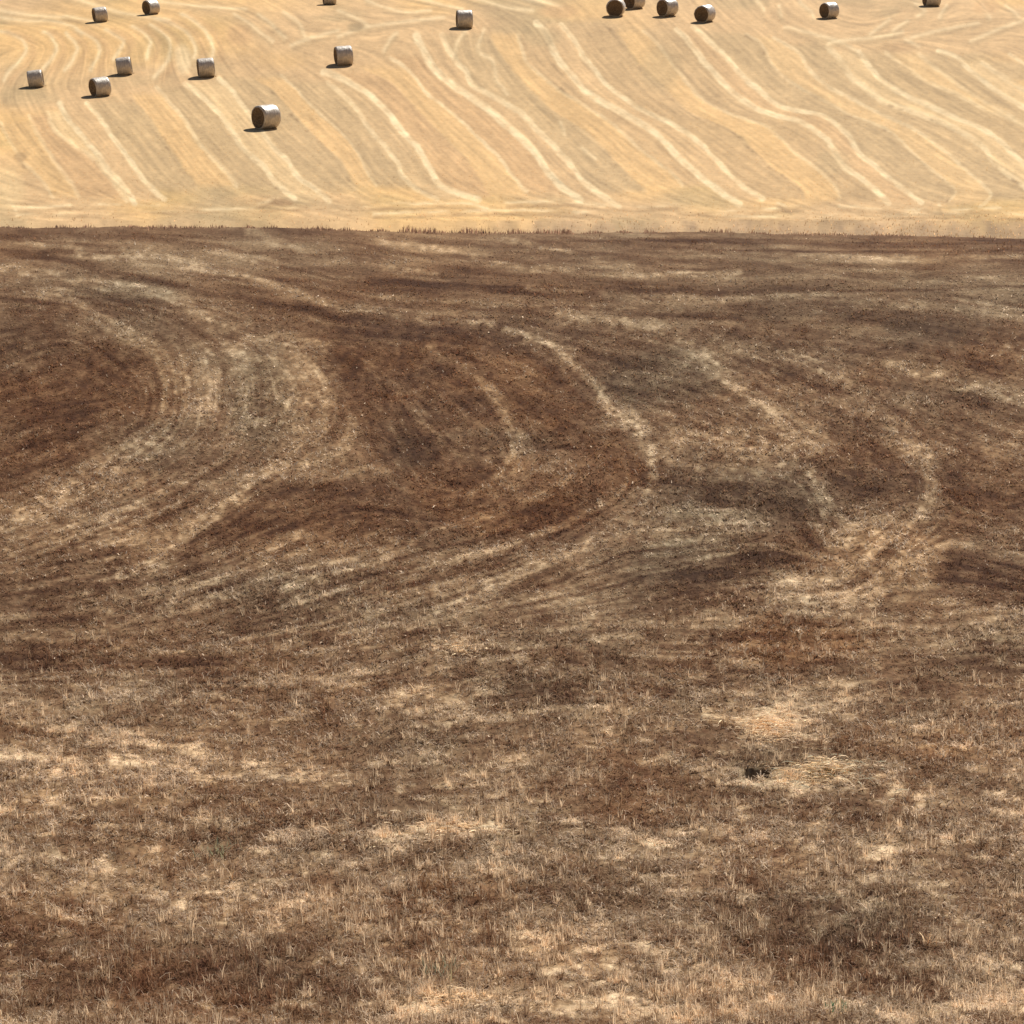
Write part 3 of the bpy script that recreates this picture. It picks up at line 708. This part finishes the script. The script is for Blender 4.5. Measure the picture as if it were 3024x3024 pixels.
# margin grass and stubble of the golden field
n = 36000
x = rng.uniform(-36, 36, n); y = 93.5 + 11 * rng.random(n) ** 1.3
keep = rng.random(n) < np.clip(1.2 - (y - 93) / 9 + .35 * fbm(x / 3, y / 3, 3, 141), .05, 1) * (.25 + .75 * sstep(-6, 10, x))
x, y = x[keep], y[keep]; n = len(x)
c = lin(np.array([218, 182, 138.])) * np.exp(rng.normal(0, .35, n))[:, None]
g3 = blades('margin_grass', x, y, H(x, y) - .01, rng.uniform(.04, .14, n), rng.uniform(.03, .06, n), np.abs(rng.normal(.3, .3, n)), rng.uniform(0, 6.283, n), c, m_straw)
tag(g3, 'thin dry grass on the margin below the golden stubble', 'grass', kind='stuff')

N2 = 80000
A = rng.uniform(-500, 3530, N2); B = rng.uniform(-10, 655, N2)
x, y = chart_inv(A, B); y = y + rng.normal(0, .4, N2)
cc = 1.12 * SF.sample(SFC, *chart(x, y)) * np.exp(rng.normal(0, .10, N2))[:, None]
g4 = blades('stubble', x, y, H(x, y) - .01, rng.uniform(.03, .08, N2), rng.uniform(.03, .07, N2), rng.uniform(1.0, 1.45, N2), rng.uniform(0, 6.283, N2), np.clip(cc, 0, .9), m_straw)
tag(g4, 'short golden stubble and loose straw on the far field', 'stubble', kind='stuff')

# ------------------------------------------------------------------ bales
def bale_material(name, base, rough, spec, sx, lo, hi, bump):
    m = bpy.data.materials.new(name); m.use_nodes = True
    n = m.node_tree.nodes; l = m.node_tree.links; b = n['Principled BSDF']
    b.inputs['Roughness'].default_value = rough; b.inputs['Specular IOR Level'].default_value = spec
    tc = n.new('ShaderNodeTexCoord'); mp = n.new('ShaderNodeMapping'); mp.inputs['Scale'].default_value = sx
    l.new(tc.outputs['Object'], mp.inputs[0])
    t = n.new('ShaderNodeTexNoise'); t.inputs['Scale'].default_value = 1; t.inputs['Detail'].default_value = 6; l.new(mp.outputs[0], t.inputs['Vector'])
    r = n.new('ShaderNodeMapRange'); r.inputs[1].default_value = .3; r.inputs[2].default_value = .7; r.inputs[3].default_value = lo; r.inputs[4].default_value = hi
    l.new(t.outputs[0], r.inputs[0])
    v = n.new('ShaderNodeVectorMath'); v.operation = 'SCALE'; v.inputs[0].default_value = base; l.new(r.outputs[0], v.inputs['Scale'])
    l.new(v.outputs[0], b.inputs['Base Color'])
    if spec > .5: b.inputs['Coat Weight'].default_value = .8; b.inputs['Coat Roughness'].default_value = .4
    bp = n.new('ShaderNodeBump'); bp.inputs['Distance'].default_value = bump; l.new(t.outputs[0], bp.inputs['Height']); l.new(bp.outputs[0], b.inputs['Normal'])
    return m
m_wrap = bale_material('net_wrap', (.56, .465, .36), .45, .8, (16, 5, 5), .62, 1.18, .03)
m_core = bale_material('rolled_straw', (.17, .115, .07), .9, .1, (14, 14, 14), .55, 1.3, .03)
m_stem = material('straw_ends', .8, .1, 1, base=(.42, .30, .17))

def bale_meshes(seed):
    """one round bale, axis along X, resting on z=0; returns (wrap, core) vertex data"""
    r_ = np.random.default_rng(seed)
    Rr, L = .73, 1.2
    ns, nl = 72, 18
    th = np.linspace(0, 2 * np.pi, ns, endpoint=False)
    ph = r_.uniform(0, 6.28, 4)
    def rad(t, s):
        v = Rr * (1 + .022 * np.sin(2 * t + ph[0]) + .012 * np.sin(3 * t + ph[1]) + .006 * np.sin(7 * s * 3 + ph[2]) + .008 * np.sin(11 * t + 5 * s + ph[3]) + .012 * fbm(t * 3, s * 3 + 7, 2, seed))
        # flattened where it rests
        dz = np.clip(-np.sin(t) - .86, 0, 1)
        return v * (1 - .45 * dz)
    ss = np.linspace(-1, 1, nl); V = []
    for s in ss:
        xx = s * L / 2; e = max(0, abs(s) - .86) / .14
        rr_ = rad(th, s) * (1 - .06 * e ** 2 + .02 * (1 - s * s))
        V.append(np.stack([np.full(ns, xx), np.cos(th) * rr_, np.sin(th) * rr_], 1))
    # turn-in lips over the straw at both ends
    lipL = V[0].copy(); lipL[:, 1:] *= .93; lipL[:, 0] -= .012
    lipR = V[-1].copy(); lipR[:, 1:] *= .93; lipR[:, 0] += .012
    V = [lipL] + V + [lipR]
    W = np.concatenate(V); nr = len(V); F = []
    for i in range(nr - 1):
        for j in range(ns):
            F.append((i * ns + j, (i + 1) * ns + j, (i + 1) * ns + (j + 1) % ns, i * ns + (j + 1) % ns))
    # straw core: two end faces with rolled layers joined by an inner drum
    nrg = 16; CV = []
    for sgn in (-1, 1):
        for k in range(nrg + 1):
            f = 1 - k / nrg
            rr_ = rad(th, sgn) * .95 * f
            wob = .016 * np.sin((f * 11 + th / (2 * np.pi)) * 2 * np.pi) + r_.normal(0, .008, ns) - .03 * (1 - f) * (k > 0)
            CV.append(np.stack([np.full(ns, sgn * (L / 2 - .01)) + sgn * wob, np.cos(th) * rr_, np.sin(th) * rr_], 1))
    CV2 = CV[nrg::-1] + CV[nrg + 1:]        # centre -> rim (left), rim -> centre (right)
    Cc = np.concatenate(CV2); CF = []
    for i in range(len(CV2) - 1):
        for j in range(ns):
            CF.append((i * ns + j, (i + 1) * ns + j, (i + 1) * ns + (j + 1) % ns, i * ns + (j + 1) % ns))
    zmin = W[:, 2].min(); W[:, 2] -= zmin + .03; Cc[:, 2] -= zmin + .03
    return W, F, Cc, CF
def loose_straw(seed):
    """wisps sticking out of the end faces and round the foot"""
    r_ = np.random.default_rng(seed); V = []; F = []
    for k in range(420):
        if k < 300:
            a = r_.uniform(0, 6.28); rr_ = .70 * math.sqrt(r_.random()); s = r_.choice((-1, 1))
            p = np.array([s * .58, math.cos(a) * rr_, .69 + math.sin(a) * rr_])
            d = np.array([s * r_.uniform(.03, .09), r_.normal(0, .05), r_.normal(-.02, .05)])
        else:
            a = r_.uniform(0, 6.28)
            p = np.array([math.cos(a) * r_.uniform(.5, .8), math.sin(a) * r_.uniform(.3, .6), .015])
            d = np.array([r_.normal(0, .12), r_.normal(0, .12), r_.uniform(0, .05)])
        wv = np.array([0, .008, .008]); b = len(V)
        V += [p - wv, p + wv, p + d]; F.append((b, b + 1, b + 2))
    return np.array(V), F

def bale_prototype(seed):
    root = bpy.data.objects.new('straw_bale', None); root.empty_display_size = .3
    COL.objects.link(root)
    W, F, Cc, CF = bale_meshes(seed)
    mesh_np('net_wrap', W, F, m_wrap, parent=root)
    core = mesh_np('straw_core', Cc, CF, m_core, parent=root)
    SV, SFc = loose_straw(seed + 50)
    tag(mesh_np('loose_straw', SV, SFc, m_stem, parent=root, smooth=False), kind='stuff')
    return root
def copy_tree(ob):
    c = ob.copy(); COL.objects.link(c)
    for ch in ob.children:
        d = ch.copy(); COL.objects.link(d); d.parent = c
    return c
protos = [bale_prototype(s) for s in (1, 2, 3, 4)]
# base pixel, diameter in pixels, turn of the axis in degrees, extra tilt, label
BALES = [
 (785, 383, 70, 44, 0, 'nearest and largest straw bale, dark end turned left, casting a long shadow'),
 (296, 286, 56, 36, 3, 'straw bale at the left with dark end showing, just below a smaller side-on bale'),
 (107, 260, 50, 8, 6, 'leftmost small straw bale, side-on and leaning a little uphill'),
 (369, 223, 50, 8, 6, 'small side-on straw bale up to the right of a bale with its dark end showing'),
 (609, 230, 55, 16, 3, 'straw bale standing beside a pale patch of stubble, brown flank facing the viewer'),
 (1015, 194, 56, 17, 2, 'straw bale alone in the middle of the field, uphill from the nearest bale'),
 (296, 67, 43, 26, 2, 'left one of the two bales close to the top left corner'),
 (446, 45, 42, 48, 0, 'right one of the two bales close to the top left corner, dark end showing'),
 (973, 16, 42, 14, 2, 'straw bale cut off by the top edge, left of centre'),
 (1371, 85, 53, 8, 1, 'side-on straw bale with square outline high in the middle of the field'),
 (1819, 50, 52, 80, 0, 'straw bale with its dark end face turned to the viewer, front of a pair'),
 (1874, 28, 50, 42, 0, 'straw bale half hidden behind another bale, rear one of the pair'),
 (1971, 50, 51, 41, 0, 'straw bale between the overlapping pair and the bale with the bright slanted top'),
 (2082, 67, 50, 56, 0, 'straw bale with bright slanted top, rightmost of the upper centre cluster'),
 (2449, 56, 46, 34, 0, 'lone straw bale on the upper right with dark left end'),
 (2752, 20, 50, 8, 2, 'straw bale cut off by the top edge at the far right'),
]
used = [False] * 4
for i, (px, py, dpx, turn, roll, label) in enumerate(BALES):
    x, y = unproject(px, py - 2, 100)
    x2, y2 = x, y + .25
    k = i % 4
    b = protos[k] if not used[k] else copy_tree(protos[k]); used[k] = True
    e = .6
    nrm = Vector((-(Hs(x + e, y) - Hs(x - e, y)) / (2 * e), -(Hs(x, y + e) - Hs(x, y - e)) / (2 * e), 1)).normalized()
    xa = Vector((math.cos(R(turn)), math.sin(R(turn)), 0)); xa = (xa - nrm * xa.dot(nrm)).normalized()
    M = Matrix((xa, nrm.cross(xa), nrm)).transposed()
    M = M @ Matrix.Rotation(R(-roll), 3, 'Y')
    s = dpx * y2 / FPX / 1.46
    b.matrix_world = Matrix.Translation((x2, y2, Hs(x2, y2) - .02)) @ M.to_4x4() @ Matrix.Scale(s, 4)
    tag(b, label, 'straw bale', 'round straw bales scattered over the stubble field')
    print('bale', i, round(x2, 1), round(y2, 1), round(s, 2))

# ------------------------------------------------------------------ straw heap over a burrow, weeds
def tangle(name, cx, cy, rx, ry, top, n, cols, seed, wmin=.005, wmax=.012, lmin=.08, lmax=.34, arch=.35, mat=m_heap, cats=None):
    r_ = np.random.default_rng(seed); V = []; F = []; CC = []
    for k in range(n):
        a = r_.uniform(0, 6.283); q = abs(r_.normal(0, .5)); q = min(q * (1 + .45 * math.sin(3 * a + seed) + .3 * math.sin(5 * a)), 1.6)
        x = cx + math.cos(a) * q * rx; y = cy + math.sin(a) * q * ry
        if math.hypot((x - BX) / .2, (y - BY) / .2) < 1: continue
        z = Hs(x, y) + r_.uniform(0, top) * max(0, 1 - q * q) + .005
        L = r_.uniform(lmin, lmax); t = r_.normal(0, .6) + (math.pi if r_.random() < .5 else 0); wd = r_.uniform(wmin, wmax)
        dx, dy = math.cos(t), math.sin(t); hx = r_.uniform(0, arch) * L
        col = lin(np.array(cols[r_.integers(len(cols))], dtype=float)) * r_.uniform(.75, 1.2)
        b = len(V); m = 5
        for j in range(m):
            f = j / (m - 1)
            p = np.array([x + dx * L * (f - .5), y + dy * L * (f - .5), z + hx * 4 * f * (1 - f) * .5 - (0.03 if j in (0, 4) else 0)])
            ww = wd * (1 - .5 * abs(2 * f - 1))
            V += [p + np.array([-dy * ww, dx * ww, 0]), p + np.array([dy * ww * .3, -dx * ww * .3, ww])]
            CC += [col, col]
        for j in range(m - 1):
            q0 = b + 2 * j; F.append((q0, q0 + 1, q0 + 3, q0 + 2))
    V = np.array(V); root = np.array([cx, cy, Hs(cx, cy)])
    ob = mesh_np(name, V - root, F, mat, np.array(CC), smooth=False)
    ob.location = root
    return ob
STRAW = [(204, 180, 148), (184, 160, 130), (220, 198, 162), (156, 136, 112), (174, 166, 140)]
hx_, hy_ = unproject(2440, 2290)
tag(tangle('straw_heap', hx_, hy_, 1.15, .9, .12, 800, STRAW, 11), 'tangled heap of pale straw arching beside a dark burrow hole', 'straw heap', 'pale heaps of loose straw')
hx_, hy_ = unproject(2270, 2150)
tag(tangle('straw_heap', hx_, hy_, .95, 1.1, .07, 700, STRAW[:3] + [(196, 170, 140)], 12, arch=.15), 'flattened pale straw patch uphill of the burrow', 'straw heap', 'pale heaps of loose straw')
for i, (px, py, rx, ry, lab) in enumerate(((1350, 2450, 1.7, .7, 'low pale straw strewn across the middle of the near field'),
                                           (1350, 1918, .7, .8, 'thin whitish straw streak on the dark slope, left of the middle'),
                                           (1330, 2960, .8, .5, 'pale straw litter close to the bottom edge, left of the middle'))):
    hx_, hy_ = unproject(px, py)
    tag(tangle('straw_litter', hx_, hy_, rx, ry, .03, 380, STRAW[:4], 20 + i, arch=.12, lmax=.28), lab, 'straw litter', 'low litters of loose straw')

def weed(name, px, py, n, h, cols, seed, spread=.12):
    r_ = np.random.default_rng(seed)
    cx, cy = unproject(px, py)
    root = np.array([cx, cy, Hs(cx, cy)]); V = [np.array([0, 0, -.03])]; F = []; CC = [lin(np.array(cols[0], dtype=float))]; T = []
    for k in range(n):
        a = r_.uniform(0, 6.283); l = abs(r_.normal(.35, .25)); L = h * r_.uniform(.5, 1)
        bx, by = r_.normal(0, spread, 2); col = lin(np.array(cols[r_.integers(len(cols))], dtype=float)) * r_.uniform(.8, 1.2)
        wd = r_.uniform(.006, .013); b = len(V); m = 4
        for j in range(m):
            f = j / (m - 1); lf_ = l * (.6 + .8 * f)
            p = np.array([bx + math.cos(a) * math.sin(lf_) * L * f, by + math.sin(a) * math.sin(lf_) * L * f, math.cos(lf_) * L * f])
            ww = wd * (1 - .75 * f); t = a + 1.57
            V += [p + np.array([math.cos(t) * ww, math.sin(t) * ww, 0]), p - np.array([math.cos(t) * ww, math.sin(t) * ww, 0])]; CC += [col, col]
        F.append((0, 0 + b, b + 1, b + 1))
        for j in range(m - 1):
            q0 = b + 2 * j; F.append((q0, q0 + 1, q0 + 3, q0 + 2))
    F = [f if len(set(f)) == 4 else None for f in F]
    # every stem grows from one crown at the root
    tri = []
    nb = len(V)
    for k in range(n):
        b = 1 + k * 8
        tri += [(0, b, b + 1)] + [t for j in range(3) for t in ((b + 2 * j, b + 2 * j + 1, b + 2 * j + 3), (b + 2 * j, b + 2 * j + 3, b + 2 * j + 2))]
    F = tri
    ob = mesh_np(name, np.array(V), F, m_heap if name == 'dry_stalk' else m_grass, np.array(CC), smooth=False); ob.location = root
    return ob
GREEN = [(112, 110, 86), (104, 108, 90), (130, 118, 90), (116, 100, 80)]
for i, (px, py, n, h, sp, lab) in enumerate((
        (640, 2520, 60, .22, .16, 'grey-green weed in the left of the near field, beside yellow grass'),
        (2470, 2985, 40, .12, .07, 'small dark green weed at the bottom edge, right of the middle'),
        (1300, 2880, 60, .22, .16, 'bluish green weed near the bottom, in dark grass'),
        (1000, 2000, 10, .01, .02, ''),)):
    if not lab: continue
    cols_ = GREEN if i != 1 else [(40, 84, 60), (56, 90, 66)]
    tag(weed('green_weed', px, py, n, h, cols_, 40 + i, sp), lab, 'weed', 'green weeds in the dry grass')
PALE = [(214, 190, 156), (196, 168, 132), (176, 148, 116)]
for i, (px, py, n, h, lab) in enumerate((
        (1225, 2050, 7, .30, 'pale dry stalk leaning right on the dark slope'),
        (985, 2470, 9, .32, 'pale forked dry stalk above the strewn straw'),
        (690, 2600, 6, .26, 'pale upright dry stalk below the grey-green weed'),
        (1790, 2170, 6, .26, 'thin yellow stalk bending right, left of the straw patch'),
        (2740, 2800, 14, .30, 'bundle of pale dry stalks near the bottom right corner'))):
    tag(weed('dry_stalk', px, py, n, h, PALE, 60 + i, .04), lab, 'dry stalk', 'pale dry stalks in the near grass')
# taller dark weeds that stand up above the crest against the stubble
for i, (x, n, h, lab) in enumerate(((-1.15, 40, .36, 'tallest dark weed standing on the crest against the golden field'),
                                    (-2.5, 26, .24, 'short dark weed on the crest just left of the tallest one'),
                                    (0.55, 26, .22, 'short dark weed on the crest just right of the tallest one'))):
    ob = weed('crest_weed', 1500, 1500, n, h, [(92, 72, 60), (76, 60, 52), (120, 96, 78)], 80 + i, .16)
    yc = float(crest(np.array([x]))[0]); ob.location = (x, yc, Hs(x, yc) - .02)
    tag(ob, lab, 'weed', 'dark weeds on the crest')
